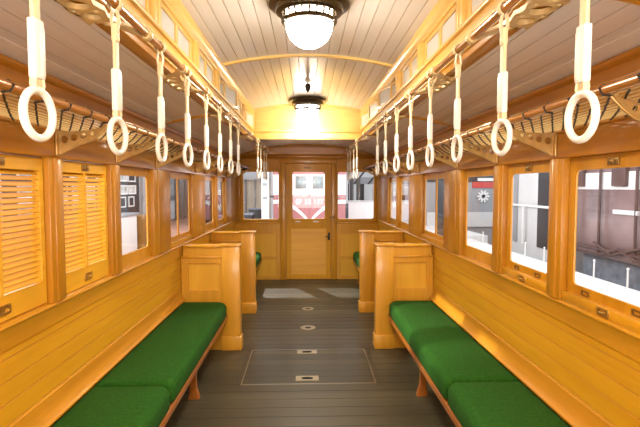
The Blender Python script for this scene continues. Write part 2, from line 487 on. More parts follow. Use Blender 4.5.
# ------------------------------------------------------------------ side windows
def side_window(s, y0, y1, mull=None, low=True, z0=SZ, z1=HZ, latches=True):
    wd = window()
    f = lambda u, v, d: (s * (W + .012 + d), u, v)
    gz0, gz1 = 1.105, 1.625
    m = .052 if y1 < 3.8 else .034
    holes = [rrect(y0 + m, y1 - m, gz0, gz1, .026, 4)] if mull is None else \
        [rrect(y0 + m, mull - .018, gz0, gz1, .02, 4), rrect(mull + .018, y1 - m, gz0, gz1, .02, 4)]
    q = MB(); q.plate(rect(y0, y1, 1.055 if low else z0, z1), holes, f, .011)
    q.build('sash', 'sash', wd, bevel=.003)
    q = MB(); q.box(s * (W + .017), s * (W + .019), y0 + m - .01, y1 - m + .01, gz0 - .01, gz1 + .01); q.build('pane', 'glass', wd)
    if low:
        q = MB(); q.box(s * (W - .012), s * (W + .06), y0, y1, 1.016, 1.062, .005); q.build('sill', 'cap_y', wd)
    if latches:
        yc = (y0 + y1) / 2
        q = MB(); q.plate(rrect(yc - .035, yc + .035, 1.024, 1.056, .006, 3), [rrect(yc - .022, yc + .022, 1.031, 1.049, .004, 3)], lambda u, v, d: (s * (W - .018 + d), u, v), .006)
        q.tube([(s * (W - .017), yc - .02, 1.04), (s * (W - .026), yc - .01, 1.04), (s * (W - .026), yc + .01, 1.04), (s * (W - .017), yc + .02, 1.04)], .004)
        q.build('pull', 'brass', wd)
        for yy in (y0 + .15, y1 - .15):
            q = MB(); q.plate(rrect(yy - .028, yy + .028, 1.068, 1.092, .005, 3), [rrect(yy - .018, yy + .018, 1.074, 1.086, .003, 3)], lambda u, v, d: (s * (W + .008 + d), u, v), .005)
            q.build('catch', 'dkbrass', wd)
        q = MB(); q.box(s * (W + .004), s * (W + .013), yc - .035, yc + .035, 1.638, 1.668, .003); q.box(s * (W - .004), s * (W + .008), yc - .014, yc + .014, 1.646, 1.66, .002)
        q.build('lock', 'dkbrass', wd)
    return wd

for s in (1, -1):
    for i, (y0, y1) in enumerate(OPEN):
        if s < 0 and i < 2: continue
        side_window(s, y0, y1, mull=4.33 if i == 3 else None, latches=(s > 0 and i < 2), low=(i < 2 and s > 0) or i == 3)

def shutter(y0, y1, label):
    s = -1
    r = empty('louvered_shutter', (s * W, (y0 + y1) / 2, 1.02), label=label, cat='shutter', group='louvered window shutters')
    y0 += .004; y1 -= .004
    yc = (y0 + y1) / 2; f = lambda u, v, d: (s * (W + .004 + d), u, v)
    b0, b1 = (y0 + .030, yc - .011), (yc + .011, y1 - .030)
    q = MB(); q.plate(rect(y0, y1, 1.022, HZ - .004), [rect(*b0, 1.125, 1.622), rect(*b1, 1.125, 1.622)], f, .034)
    q.build('frame', 'shutter', r, bevel=.003)
    rot = Matrix.Rotation(s * math.radians(-33), 3, 'Y')
    for (a, b) in (b0, b1):
        q = MB(); n = 21
        for k in range(n):
            z = 1.137 + (1.612 - 1.137) * k / (n - 1)
            q.box(s * (W + .007), s * (W + .037), a - .004, b + .004, z - .0028, z + .0028, .001, rot=rot, seg=1)
        q.build('slats', 'shutter', r)
    q = MB(); q.plate(rrect(yc - .038, yc + .038, 1.05, 1.088, .006, 3), [rrect(yc - .026, yc + .026, 1.058, 1.08, .005, 3)], lambda u, v, d: (s * (W - .004 + d), u, v), .009)
    q.box(s * (W + .003), s * (W + .005), yc - .027, yc + .027, 1.057, 1.081)
    q.build('pull', 'brass', r)
    q = MB(); q.box(s * (W - .003), s * (W + .006), yc - .036, yc + .036, 1.635, 1.667, .003); q.box(s * (W - .01), s * (W - .001), yc - .016, yc + .016, 1.644, 1.658, .002)
    q.build('lock', 'dkbrass', r)
shutter(*OPEN[0], 'honey wooden louvered shutter cut by the left picture edge, nearest the camera')
shutter(*OPEN[1], 'honey wooden louvered shutter beside the clear window with picture board behind')

# ------------------------------------------------------------------ ceiling lamps
WARM = (1, .91, .77); LAMP_W = 22
def lamp(y, label):
    z = 2.60
    r = empty('ceiling_lamp', (0, y, z - .01), label=label, cat='ceiling lamp', group='dome ceiling lamps')
    c = (0, y, 0)
    q = MB(); q.lathe([(0, z - .004), (.224, z - .012), (.232, z - .022), (.228, z - .034), (.19, z - .04), (.186, z - .05), (.192, z - .058), (.188, z - .070), (.165, z - .076), (.155, z - .078), (.0, z - .078)], c, 48)
    q.build('base', 'bronze', r)
    q = MB(); n = 24
    q.lathe([(.150, z - .078), (.166, z - .078), (.166, z - .086), (.158, z - .086), (.150, z - .086), (.150, z - .078)], c, 48)
    q.lathe([(.138, z - .112), (.155, z - .112), (.158, z - .120), (.148, z - .134), (.136, z - .134), (.138, z - .112)], c, 48)
    for k in range(n):
        a = 2 * PI * k / n
        p0 = Vector((math.cos(a) * .157, y + math.sin(a) * .157, z - .084)); p1 = Vector((math.cos(a) * .150, y + math.sin(a) * .150, z - .114))
        q.tube([p0, p1], .0065, 6)
    q.build('pierced_ring', 'bronze', r)
    for k in range(3):
        a = 2 * PI * k / 3 + PI / 6 + PI
        q = MB(); q.lathe([(0, -.014), (.010, -.010), (.012, 0), (.010, .01), (0, .014)], (math.cos(a) * .162, y + math.sin(a) * .162, z - .124), 12)
        q.build('thumb_screw', 'bronze', r)
    q = MB(); P = [(0, z - .082), (.138, z - .084), (.133, z - .13)]
    for k in range(1, 9):
        t = k / 8 * PI / 2; P.append((.133 * math.cos(t), z - .130 - .135 * math.sin(t)))
    P[-1] = (0, P[-1][1])
    q.lathe(P, c, 40); q.build('globe', 'bulb', r)
    l = bpy.data.lights.new('lamp_light', 'AREA'); l.shape = 'DISK'; l.size = .24; l.energy = LAMP_W; l.color = WARM
    o = bpy.data.objects.new('lamp_light', l); COL.objects.link(o); o.parent = r; o.location = (0, 0, P[-1][1] - .012 - ORG[r.name].z)
lamp(2.66, 'large dark bronze ceiling lamp with glowing dome at the top of the picture')
lamp(5.60, 'smaller-looking bronze ceiling lamp glowing in front of the golden bulkhead')

r = empty('ceiling_hook', (0, 4.6, 2.60), label='small black bell-shaped hook on the ceiling between the two lamps', cat='hook')
q = MB(); q.lathe([(0, 2.603), (.035, 2.60), (.035, 2.588), (.018, 2.584), (.014, 2.565), (.018, 2.56)], (0, 4.6, 0), 20); q.build('reflection_mount', 'ring', r)  # ivory colour paints in the white reflection above the bell
q = MB(); q.lathe([(0, 2.562), (.022, 2.562), (.031, 2.545), (.030, 2.53), (.018, 2.50), (.006, 2.485), (0, 2.482)], (0, 4.6, 0), 20); q.build('bell', 'black', r)

# ------------------------------------------------------------------ hand rails with cast brackets
RX, RZ = .61, 2.115
def hand_rail(s, label):
    r = empty('hand_rail', (s * RX, 1.0, RZ), label=label, cat='hand rail', group='strap hand rails')
    q = MB(); q.tube([(s * RX, y, RZ) for y in (.2, 2, 4, 6, YE - .004)], .0145, 14)
    q.lathe([(.0, 0), (.03, 0), (.03, .008), (.018, .014), (.0, .016)][::-1], (s * RX, YE - .019, RZ), 16, axis='y')
    q.build('pole', 'rail', r)
    for yc in (1.46, 2.56, 3.84, 5.26, 6.73):
        top = 2.125
        bx = MB()
        f = lambda u, v, d: (s * v, yc + u, 2.104 + d)
        # openwork leaf plate between the beam and the rail
        O = [(-.30, .632), (-.25, .655), (-.19, .69), (-.15, .735), (-.19, .765), (-.12, .762), (-.06, .775), (0, .765), (.06, .775), (.12, .762), (.19, .765), (.15, .735), (.19, .69), (.25, .655), (.30, .632),
             (.30, .618), (.24, .636), (.17, .655), (.10, .668), (.05, .655), (0, .668), (-.05, .655), (-.10, .668), (-.17, .655), (-.24, .636), (-.30, .618)]
        H = [circ(-.095, .716, .030, 12), circ(0, .718, .036, 12), circ(.095, .716, .030, 12), circ(-.165, .690, .017, 8), circ(.165, .690, .017, 8), circ(-.048, .752, .010, 8), circ(.048, .752, .010, 8), circ(-.048, .682, .010, 8), circ(.048, .682, .010, 8)]
        bx.plate(O[::-1], H, f, .018)
        bo = bx.build('bracket', 'cast', r, bevel=.004)
        for e in (-1, 1):
            k = MB()
            k.lathe([(.0150, -.014), (.020, -.014), (.0235, -.008), (.0235, .008), (.020, .014), (.0150, .014), (.0150, -.014)], (s * RX, yc + e * .30, RZ), 16, axis='y')
            k.build('collar', 'cast', bo)
        if yc > 6:
            k = MB(); k.tube([(s * .72, yc, 2.10), (s * .72, yc, 2.20)], .018, 10); k.build('hanger', 'cast', bo)
hand_rail(-1, 'copper-brown overhead rail on the left side, carrying twelve hand straps')
hand_rail(1, 'copper-brown overhead rail on the right side, carrying twelve hand straps')

# ------------------------------------------------------------------ hand straps
def strap_proto():
    r = empty('hand_strap', (0, 0, 0))
    q = MB()
    # fork: two prongs passing each side of the pole
    loop = [(.0, -.0, 0)]
    R_ = .0208
    pts = [(R_ * math.cos(a), 0, R_ * math.sin(a)) for a in [math.radians(d) for d in range(-70, 251, 20)]]
    P = [(.006, 0, -.08), (.012, 0, -.05)] + pts + [(-.012, 0, -.05), (-.006, 0, -.08)]
    q.tube(P, .011, 8, ry=.0035)
    q.box(-.0095, .0095, -.011, .011, -.115, -.06, .004)
    q.build('hanger', 'belt', r)
    q = MB()
    q.box(-.0045, .0045, -.0125, .0125, -.345, -.10, .002)
    for z in (-.085, -.105):
        q.lathe([(0, -.013), (.004, -.012), (.004, .012), (0, .013)], (0, 0, z), 8, axis='x')
    q.build('belt', 'belt', r)
    q = MB()
    q.box(-.0095, .0095, -.017, .017, -.328, -.199, .004, seg=2)
    q.box(-.011, .011, -.001, .017, -.322, -.212, .004)
    q.build('sleeve', 'sleeve', r)
    q = MB()
    a = math.radians(20)
    q.tube([(0, .011, -.322), (0, .015, -.340), (0, .009, -.356), (0, 0, -.360), (0, -.009, -.356), (0, -.015, -.340), (0, -.011, -.322)], .003, 6, ry=.009)
    q.build('lower_loop', 'belt', r)
    q = MB(); n = 40; Rm = .0495
    q.tube([(0, Rm * math.cos(2 * PI * k / n), -.4045 + Rm * 1.06 * math.sin(2 * PI * k / n)) for k in range(n)], .0088, 12, closed=True)
    q.build('ring', 'ring', r)
    return r
ORD = ['nearest the camera', 'second', 'third', 'fourth', 'fifth', 'sixth', 'seventh', 'eighth']
FORD = ['first', 'second', 'third', 'last']
SY = [1.045, 1.475, 1.915, 2.335, 2.77, 3.20, 3.65, 4.06]
FY = [5.68, 6.07, 6.55, 6.92]
proto = None
for s, sd in ((-1, 'left'), (1, 'right')):
    for k, y in enumerate(SY + FY):
        if proto is None: proto = strap_proto(); o = proto
        else: o = copy_tree(proto)
        o.location = (s * RX, y, RZ)
        o.rotation_euler = (0, 0, math.radians(random.uniform(-4, 4) + s * 3))
        if k == 0: lb = 'cream hand strap with white ring, largest and nearest the camera on the %s rail' % sd
        elif k < 8: lb = 'cream hand strap with white ring, %s from the camera along the %s rail' % (ORD[k], sd)
        else: lb = 'small distant hand strap by the end wall, %s of four beyond the gap, %s rail' % (FORD[k - 8], sd)
        tag(o, lb, 'hand strap', 'ring hand straps')

# ------------------------------------------------------------------ luggage racks
def rack(s, y0, y1, brks, label):
    px, pz = .92, 1.855
    r = empty('luggage_rack', (s * W, (y0 + y1) / 2, 1.72), label=label, cat='luggage rack', group='netted luggage racks')
    q = MB(); q.tube([(s * px, y0, pz), (s * px, (y0 + y1) / 2, pz), (s * px, y1, pz)], .0165, 14)
    q.build('front_rail', 'rail', r)
    def sec(t):                      # from rail to wall
        return (px + .012 + t * (W - .02 - px - .012), pz - .014 - .020 * math.sin(PI * .5 * t) - .006 * math.sin(PI * t))
    q = MB()
    n = 10
    for k in range(n):
        x, z = sec((k + .3) / n)
        q.tube([(s * x, y0 + .02, z), (s * x, y1 - .02, z)], .0030, 5, mi=0)
    ny = int((y1 - y0) / .085)
    for k in range(ny):
        y = y0 + .03 + k * .085
        pts = []
        if k % 2 == 0: pts += [(s * (px + .004), y + .016, pz + .0195), (s * (px - .019), y + .008, pz + .004), (s * (px - .012), y, pz - .017)]
        for j in range(12):
            x, z = sec(j / 11); yy = y + .45 * j / 11 + (.002 if j % 2 else -.002)
            if yy > y1 - .01: break
            pts.append((s * x, yy, z - .006))
        if len(pts) > 2: q.tube(pts, .0036, 6, mi=1)
    q.build('net', ['straw', 'cord'], r)
    for yb in brks:
        q = MB()
        f = lambda u, v, d: (s * u, yb - .008 + d, v)
        O = [(W - .031, 1.70), (W - .031, 1.808), (W - .10, 1.806), (W - .18, 1.812), (W - .235, 1.826), (px + .03, 1.846), (px + .018, 1.836), (px + .05, 1.800), (W - .19, 1.770), (W - .13, 1.746), (W - .075, 1.720), (W - .050, 1.70)]
        H = [circ(W - .066, 1.770, .017, 10), circ(W - .110, 1.778, .0155, 10), circ(W - .152, 1.787, .0135, 10), circ(W - .192, 1.797, .0105, 8)]
        q.plate(O, H, f, .012)
        q.box(s * (W - .030), s * (W - .042), yb - .024, yb + .024, 1.694, 1.80, .006)
        q.tube([(s * (W - .045), yb, 1.70), (s * (W - .075), yb, 1.719), (s * (W - .13), yb, 1.744), (s * (W - .19), yb, 1.768), (s * (px + .05), yb, 1.798), (s * (px + .014), yb, 1.834)], .0055, 8)
        q.build('bracket', 'rackcast', r, bevel=.003)
for s, sd in ((-1, 'left'), (1, 'right')):
    rack(s, -.3, 4.92, (.72, 1.43, 2.18, 2.85, 3.60, 4.86), 'long netted luggage rack with brown rail above the near %s windows' % sd)
    rack(s, 5.28, 7.45, (5.32, 6.02, 6.75, 7.40), 'short netted luggage rack in the far %s corner by the end wall' % sd)

# ------------------------------------------------------------------ partitions
def partition(s, y0, label, wx=.645):
    th = .105; y1 = y0 + th
    r = empty('partition', (s * .9, y0 + th / 2, 0), label=label, cat='partition', group='bench end partitions', kind='thing')
    X = W - .004
    q = MB()
    f = lambda u, v, d: (s * u, y0 + .014 + d, v)
    q.plate([(wx + .165, 0), (X, 0), (X, .90), (W - .024, .905), (W - .024, .985), (wx + .165, .985)], [rect(.84, 1.13, .575, .83)], f, th - .03)
    q.box(s * (wx + .165), s * X, y0 + .004, y1 - .006, .882, .90, .004)
    q.build('board', 'part', r, bevel=.004)
    q = MB(); q.box(s * .835, s * 1.135, y0 + .032, y0 + .07, .57, .835); q.build('panel', 'panel', r)
    q = MB()
    q.box(s * wx, s * (wx + .17), y0, y1, .0, .99, .006)
    q.build('post', 'part', r)
    q = MB(); q.box(s * (wx - .012), s * (wx + .18), y0 - .012, y1 + .012, .0, .135, .008); q.build('base', 'part', r)
    q = MB(); q.box(s * (wx - .014), s * (wx + .184), y0 - .014, y1 + .014, .99, 1.012, .006)
    q.box(s * (wx + .17), s * (W - .026), y0 - .004, y1 + .006, .984, 1.006, .006)
    q.build('cap', 'cap_y', r)
for s, sd in ((-1, 'left'), (1, 'right')):
    partition(s, 4.315, 'amber panelled partition at the far end of the %s green bench' % sd)
    partition(s, 5.59, 'amber partition standing behind the first one, %s side, before the end bay' % sd)

# ------------------------------------------------------------------ benches and cushions
def bench(s, y0, y1, legs, label):
    r = empty('bench', (s * .95, (y0 + y1) / 2, 0), label=label, cat='bench', group='longitudinal benches')
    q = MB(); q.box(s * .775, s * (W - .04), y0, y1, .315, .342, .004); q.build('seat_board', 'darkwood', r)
    q = MB(); q.box(s * .756, s * .778, y0, y1, .302, .346, .006); q.build('front_rail', 'redwood', r)
    q = MB(); q.box(s * (W - .05), s * (W - .012), y0, y1, .30, .342, .004); q.build('back_rail', 'cap_y', r)
    q = MB(); q.box(s * .955, s * .98, y0, y1, .0, .314, .004); q.build('shade_board', 'darkwood', r)  # added dark board, stands in for the shade under the seat
    for y in legs:
        q = MB()
        prof = [(.80, .0), (.885, .0), (.878, .03), (.868, .12), (.885, .22), (.93, .29), (.95, .315), (.785, .315), (.80, .27), (.825, .18), (.822, .08), (.806, .03)]
        q.prism(prof, lambda u, v, d: (s * u, y - .02 + d, v), .04)
        q.build('leg', 'redwood', r, bevel=.004)
def pad(s, x0, x1, y0, y1, z0, z1, rf0, rf1):
    """Upholstered pad, plan corners at the aisle end rounded (rf0 near end, rf1 far end)."""
    q = MB(); R = .052; n = 6
    def plan(d):
        P = []
        for (cx, cy, r_, a0) in ((x1, y1, .012, 0), (x0, y1, rf1, 90), (x0, y0, rf0, 180), (x1, y0, .012, 270)):
            rr = max(r_ - d, .004)
            ux = x1 - d - rr if cx == x1 else x0 + d + rr
            uy = y1 - d - rr if cy == y1 else y0 + d + rr
            for i in range(7):
                a = math.radians(a0 + 90 * i / 6); P.append((ux + rr * math.cos(a), uy + rr * math.sin(a)))
        return P
    lay = [(.02, z0), (.006, z0 + .008), (0, z0 + .02)]
    for i in range(n + 1):
        a = PI / 2 * i / n; lay.append((R * (1 - math.cos(a)), z1 - R + R * math.sin(a)))
    lay += [(.10, z1 + .007), (.17, z1 + .012)]
    V, F = [], []
    for d, z in lay: V += [(s * x, y, z) for x, y in plan(d)]
    m = 28
    for i in range(len(lay) - 1):
        for j in range(m): F.append([i * m + j, i * m + (j + 1) % m, (i + 1) * m + (j + 1) % m, (i + 1) * m + j])
    F.append(list(range(m))[::-1]); F.append([(len(lay) - 1) * m + j for j in range(m)])
    q._add(V, F); return q
for s, sd in ((-1, 'left'), (1, 'right')):
    bench(s, .6, 4.30, (1.3, 2.35, 3.32), 'long wooden bench with reddish front rail under the near %s cushions' % sd)
    bench(s, 5.71, 7.62, (6.2, 7.3), 'wooden bench behind the far %s partition, mostly hidden' % sd)
    for (y0, y1, a, b_, lb) in ((2.485, 4.295, .05, .10, 'long green velvet cushion running up to the partition, %s bench' % sd),
                                (.62, 2.478, .05, .06, 'green velvet cushion cut by the bottom picture edge, %s bench' % sd),
                                (5.73, 7.60, .05, .10, 'small green cushion end peeking out behind the far %s partition' % sd)):
        q = pad(s,   .752, W - .012, y0, y1, .3485, .482, a, b_)
        tag(q.build('seat_cushion', 'green'), lb, 'cushion', 'green seat cushions')

# ------------------------------------------------------------------ floor hatch and covers
hx0, hx1, hy0, hy1 = -.535, .535, 3.53, 4.31
r = empty('floor_hatch', (0, (hy0 + hy1) / 2, 0), label='rectangular metal-edged inspection hatch set in the aisle floor', cat='floor hatch')
q = MB(); q.planks([(hy0 + .024, .003), (hy1 - .024, .003)], .125, lambda p, t: (t, p[0], p[1]), hx0 + .02, hx1 - .02, gw=.006, gd=.002, side=-1)
q.build('panel', ['floor', 'floor_groove'], r, norm=False, smooth=False)
q = MB(); q.plate(rect(hx0, hx1, hy0, hy1), [rect(hx0 + .008, hx1 - .008, hy0 + .015, hy1 - .015)], lambda u, v, d: (u, v, .0005 + d), .005)
q.build('edging', 'steel', r)
for x in (hx0 - .035, hx1 + .025):
    q = MB(); q.box(x, x + .012, hy0 - .03, hy1 + .02, .0005, .003)
    q.build('outer_strip', 'dksteel', r)
for y in (3.64, 4.235):
    q = MB(); q.plate(rect(-.105, .08, y - .045, y + .045), [rrect(-.06, .035, y - .022, y + .022, .015, 4)], lambda u, v, d: (u, v, .0035 + d), .004)
    p = q.build('pull_plate', 'plate', r)
    q = MB(); q.tube([(-.05, y, .006), (-.03, y + .012, .007), (.005, y + .012, .007), (.025, y, .006), (.005, y - .012, .007), (-.03, y - .012, .007)], .0035, 6, closed=True)
    q.box(-.06, .035, y - .022, y + .022, .0035, .0045, mi=0)
    q.build('ring_pull', 'black', p)
for (x, y, rr, lb) in ((0., 4.99, .085, 'round worn metal floor cover, nearer of two in the aisle'), (.003, 5.78, .075, 'round metal floor cover near the end door, farther of two')):
    r = empty('floor_cover', (x, y, 0), label=lb, cat='floor cover', group='round floor covers')
    q = MB(); q.lathe([(0, .001), (rr, .001), (rr, .004), (rr - .006, .0055), (.04, .0055), (.036, .004), (0, .004)], (x, y, 0), 32); q.build('rim', 'plate', r)
    q = MB(); q.lathe([(0, .0042), (.033, .0042), (.028, .007), (0, .008)], (x, y, 0), 20); q.build('boss', 'black', r)

# ------------------------------------------------------------------ the hall outside
M['pink'] = plain('faded_red_paint', (.42, .165, .175), .5, coat=.0, noise=.04, nscale=3)
M['pinklt'] = plain('pale_cream_paint', (.80, .70, .68), .4)
M['cabglass'] = plain('cab_window_glass', (.30, .36, .38), .15, coat=.5, noise=.3, nscale=2.5)
M['platform'] = plain('white_platform', (.80, .80, .80), .5, noise=.04, nscale=2)
M['halfloor'] = plain('grey_hall_floor', (.35, .33, .32), .3, noise=.1, nscale=1.5)
M['hallwall'] = plain('pale_hall_wall', (.62, .62, .63), .7, noise=.05, nscale=1)
M['maroon'] = plain('mauve_brown_carriage', (.30, .20, .20), .3, .2, .4, noise=.35, nscale=1.2)
M['pipe'] = plain('rusty_pipe', (.14, .085, .08), .4, .3)
M['bluegrey'] = plain('blue_grey_ballast', (.20, .23, .28), .7, noise=.3, nscale=6)
M['dark'] = plain('dark_board', (.03, .03, .035), .5)
M['peach'] = plain('peach_wall', (.90, .78, .62), .6, noise=.1, nscale=.8)
M['red'] = plain('red_band', (.55, .06, .05), .5)
M['brownbox'] = wood('brown_cabinet', (.22, .10, .03), (.32, .15, .05), 'z', .5, .1)
M['brick'] = plain('reddish_paving', (.40, .22, .17), .7, noise=.2, nscale=5)
M['grey'] = plain('mid_grey_paint', (.30, .31, .33), .5)
M['photo'] = plain('pale_print', (.50, .50, .48), .6, noise=.5, nscale=5)

g = MB(); g.box(-30, 30, -6, 50, -1.25, -1.15)
struct(g, 'ground', 'halfloor')
g = MB(); g.box(1.62, 5.15, -6, 15.0, -1.15, -.06, .02)
struct(g, 'platform_right', 'platform')
g = MB(); g.box(-9, -1.62, -6, 15.0, -1.15, -.06, .02)
struct(g, 'platform_left', 'brick')
g = MB(); g.box(-9.2, -9.0, -6, 40, -1.15, 7)
struct(g, 'wall_hall_left', 'hallwall')
g = MB(); g.box(17, 17.2, -6, 40, -1.15, 7)
struct(g, 'wall_hall_right', 'hallwall')
g = MB(); g.box(-9, 17, 39.8, 40, -1.15, 7)
struct(g, 'wall_hall_far', 'hallwall')

g = MB(); g.box(-6.4, -3.7, 15.0, 28.0, -1.15, -.06, .02)
struct(g, 'platform_left_far', 'brick')
# electric locomotive facing the end door
LY = 16.0
r = empty('locomotive', (.1, LY, -1.15), label='faded red electric locomotive with white whisker stripes behind the end door', cat='locomotive')
LX = .10
def nose(u):                 # plan of the nose: pointed V with rounded flanks
    a = abs(u) / 1.4
    return .75 * a ** 1.7
q = MB(); us = [-1.4 + 2.8 * i / 24 for i in range(25)]
zs = [-.55, .2, 1.22, 1.27, 1.40, 2.0, 2.5, 2.8, 2.95]
lean = {-.55: 0, .2: 0, 1.22: .0, 1.27: .06, 1.40: .10, 2.0: .26, 2.5: .5, 2.8: .85, 2.95: 1.4}
V, F = [], []
for z in zs:
    for u in us: V.append((LX + u, LY + nose(u) + lean[z], z))
    V.append((LX + 1.4, LY + 9, z)); V.append((LX - 1.4, LY + 9, z))
k = len(us) + 2
for i in range(len(zs) - 1):
    for j in range(k): F.append([i * k + j, i * k + (j + 1) % k, (i + 1) * k + (j + 1) % k, (i + 1) * k + j])
F.append(list(range(k))); F.append([(len(zs) - 1) * k + j for j in range(k)][::-1])
q._add(V, F)
for f_ in q.bm.faces:
    zc = sum(v.co.z for v in f_.verts) / len(f_.verts)
    f_.material_index = 1 if 1.3 < zc < 2.2 else 0
q.build('body', ['pink', 'pinklt'], r)
q = MB(); q.box(LX - 1.2, LX + 1.2, LY + .5, LY + 8.5, -1.12, -.54, .02); q.box(LX - 1.3, LX + 1.3, LY + .35, LY + .6, -.75, -.45, .02); q.build('underframe', 'grey', r)
for e in (-1, 1):
    q = MB(); V = []
    for (u, z) in ((.12, 1.50), (.48, 1.50), (.48, 1.93), (.12, 1.93)):
        V.append((LX + e * u, LY + nose(u) + .10 + (z - 1.40) * .266 - .02, z))
    q._add(V, [[0, 1, 2, 3]])
    o = q.build('cab_window', 'cabglass', r)
    md = o.modifiers.new('thick', 'SOLIDIFY'); md.thickness = .02
    # curved white whisker stripe, rising from the centre out to the flank
    q = MB(); V, F = [], []; n = 14
    for i in range(n + 1):
        t = i / n; u = .03 + 1.36 * t
        zc = .33 + .76 * math.sin(PI / 2 * min(1, t * 1.15)) ** .8 - .08 * t
        h = .07
        for z in (zc - h, zc + h): V.append((LX + e * u, LY + nose(u) - .012, z))
    for i in range(n): F.append([2 * i, 2 * i + 2, 2 * i + 3, 2 * i + 1])
    q._add(V, F); q.build('whisker_stripe', 'white', r)
    q = MB(); V = []
    for u in (.02, .35, .75, 1.1, 1.38):
        V.append((LX + e * u, LY + nose(u) - .01 + .02, 1.235 - .04 * u))
    q.tube(V, .018, 6); q.build('waist_moulding', 'grey', r)
q = MB(); q.tube([(LX, LY - .005, -.3), (LX, LY - .005, 1.22)], .012, 6); q.tube([(LX, LY - .005, 1.30), (LX, LY + .02, 1.22)], .03, 8); q.build('nose_moulding', 'pink', r)
def text_part(body, size, loc, rotz, mat, parent, name, sx=1.):
    cu = bpy.data.curves.new(name, 'FONT'); cu.body = body; cu.size = size; cu.extrude = .006; cu.align_x = 'CENTER'; cu.align_y = 'CENTER'; cu.offset = size * .012
    cu.space_character = 1.18
    to = bpy.data.objects.new(name, cu); COL.objects.link(to)
    bpy.context.view_layer.update()
    me = bpy.data.meshes.new_from_object(to.evaluated_get(bpy.context.evaluated_depsgraph_get()))
    bpy.data.objects.remove(to); bpy.data.curves.remove(cu)
    me.materials.clear(); me.materials.append(M[mat])
    for v in me.vertices: v.co.x *= sx
    o = bpy.data.objects.new(name, me); COL.objects.link(o); o.parent = parent
    o.location = Vector(loc) - ORG[parent.name]; o.rotation_euler = (PI / 2, 0, rotz)
    return o
text_part('EF 58 157', .25, (LX, LY - .02, 1.03), 0, 'white', r, 'number', .80)

# carriage on the next track, right
r = empty('carriage', (7.4, 7, -1.15), label='mauve-brown carriage side with pipes behind the nearest right window', cat='carriage')
CX = 6.35
q = MB(); q.box(CX, CX + 2.6, 1.0, 11.0, .02, 3.2, .08); q.build('body', 'maroon', r)
q = MB(); q.box(CX - .012, CX + .02, 1.2, 10.8, 1.50, 1.86); q.build('glare_band', 'white', r)  # glare between the dark boxes, painted as a white panel
for i, y in enumerate((3.3, 4.7, 6.0, 7.6, 8.9, 10.3)):
    q = MB(); q.box(CX - .09, CX, y, y + .42, 1.56, 2.1, .02); q.build('box', 'pipe', r)
q = MB()
for y in (10.6, 9.7, 8.6, 7.9, 5.6): q.tube([(CX - .06, y, .1), (CX - .06, y, 2.0)], .028, 6)
q.tube([(CX - .07, 10.9, .22), (CX - .07, 1.5, .22)], .035, 6)
q.tube([(CX - .1, 10.9, .10), (CX - .1, 9.5, .12), (CX - .1, 9.0, .30), (CX - .1, 8.2, .05), (CX - .1, 1.5, .05)], .03, 6)
q.tube([(CX - .1, 9.8, .35), (CX - .1, 9.2, .15), (CX - .1, 8.6, .32), (CX - .1, 8.3, .42)], .028, 6)
q.build('pipe', 'pipe', r)
q = MB(); q.box(CX - .08, CX, 8.55, 9.25, 1.0, 1.09, .01); q.build('number_plate', 'white', r)
q = MB()
for k in range(10): q.box(CX - .012, CX + .01, 5.6 + k * .25, 5.72 + k * .25, 1.24 + .02 * (k % 3), 1.32, .0)
q.build('louvre_row', 'white', r)
q = MB(); q.box(CX + .3, CX + 2.3, 1.2, 10.8, -1.14, .03); q.build('underframe', 'bluegrey', r)
# white chain posts along the platform edge
for i in range(9):
    y = 6.2 + i * .85
    q = MB(); q.tube([(5.06, y, -.06), (5.06, y, .24)], .014, 8); q.lathe([(0, .24), (.022, .245), (.022, .262), (0, .28)], (5.06, y, 0), 10)
    lb = 'slim white post on the platform edge outside the right windows'
    tag(q.build('edge_post', 'white'), lb, 'post', 'white platform-edge posts')

# white kiosk with dark doorway
r = empty('kiosk', (7, 14, -1.15), label='white kiosk with a dark doorway seen through the second right window', cat='kiosk')
q = MB(); q.box(6.2, 9.5, 11.3, 14.7, -1.15, 2.6, .03); q.build('wall', 'hallwall', r)
q = MB(); q.box(6.16, 6.22, 11.42, 12.1, -.06, 2.0, .01); q.build('door', 'dark', r)
q = MB(); q.box(6.16, 6.22, 13.3, 13.55, -.06, 2.1, .01); q.build('panel', 'grey', r)
q = MB(); q.tube([(6.1, 11.2, 1.03), (6.1, 14.7, 1.03)], .035, 8); q.tube([(6.1, 12.75, -.06), (6.1, 12.75, 1.03)], .035, 8); q.build('handrail', 'white', r)
# exhibition stand with red band
r = empty('display_stand', (5, 19, -1.15), label='dark exhibition stand with a red band seen through the third right window', cat='display stand')
q = MB(); q.box(4.9, 9.2, 19.0, 20.4, -1.15, 2.6, .03); q.build('case', 'grey', r)
q = MB(); q.box(6.9, 9.0, 18.95, 19.0, 1.52, 1.76); q.build('red_band', 'red', r)
q = MB(); q.box(5.0, 9.0, 18.95, 19.0, 1.76, 2.4); q.build('fascia', 'dark', r)
q = MB(); q.box(7.1, 7.75, 18.9, 18.96, 1.80, 1.92); q.build('caption', 'white', r)
q = MB()
for k in range(5):
    rot = Matrix.Rotation(PI * k / 5, 3, 'Y'); q.box(7.1, 7.6, 18.9, 18.96, 1.13, 1.20, rot=rot)
q.build('star', 'white', r)
q = MB(); q.box(5.0, 9.0, 18.9, 19.0, -.1, .5); q.build('plinth', 'hallwall', r)
# dark upright visitor-barrier totem by right doorway window
r = empty('totem', (3.7, 12.6, -.06), label='slim dark information totem on the right platform', cat='totem')
q = MB(); q.box(3.55, 3.85, 12.5, 12.62, -.03, 1.72, .02); q.build('post', 'dark', r)
q = MB(); q.box(3.4, 4.0, 12.4, 12.72, -.06, -.03, .01); q.build('base', 'grey', r)

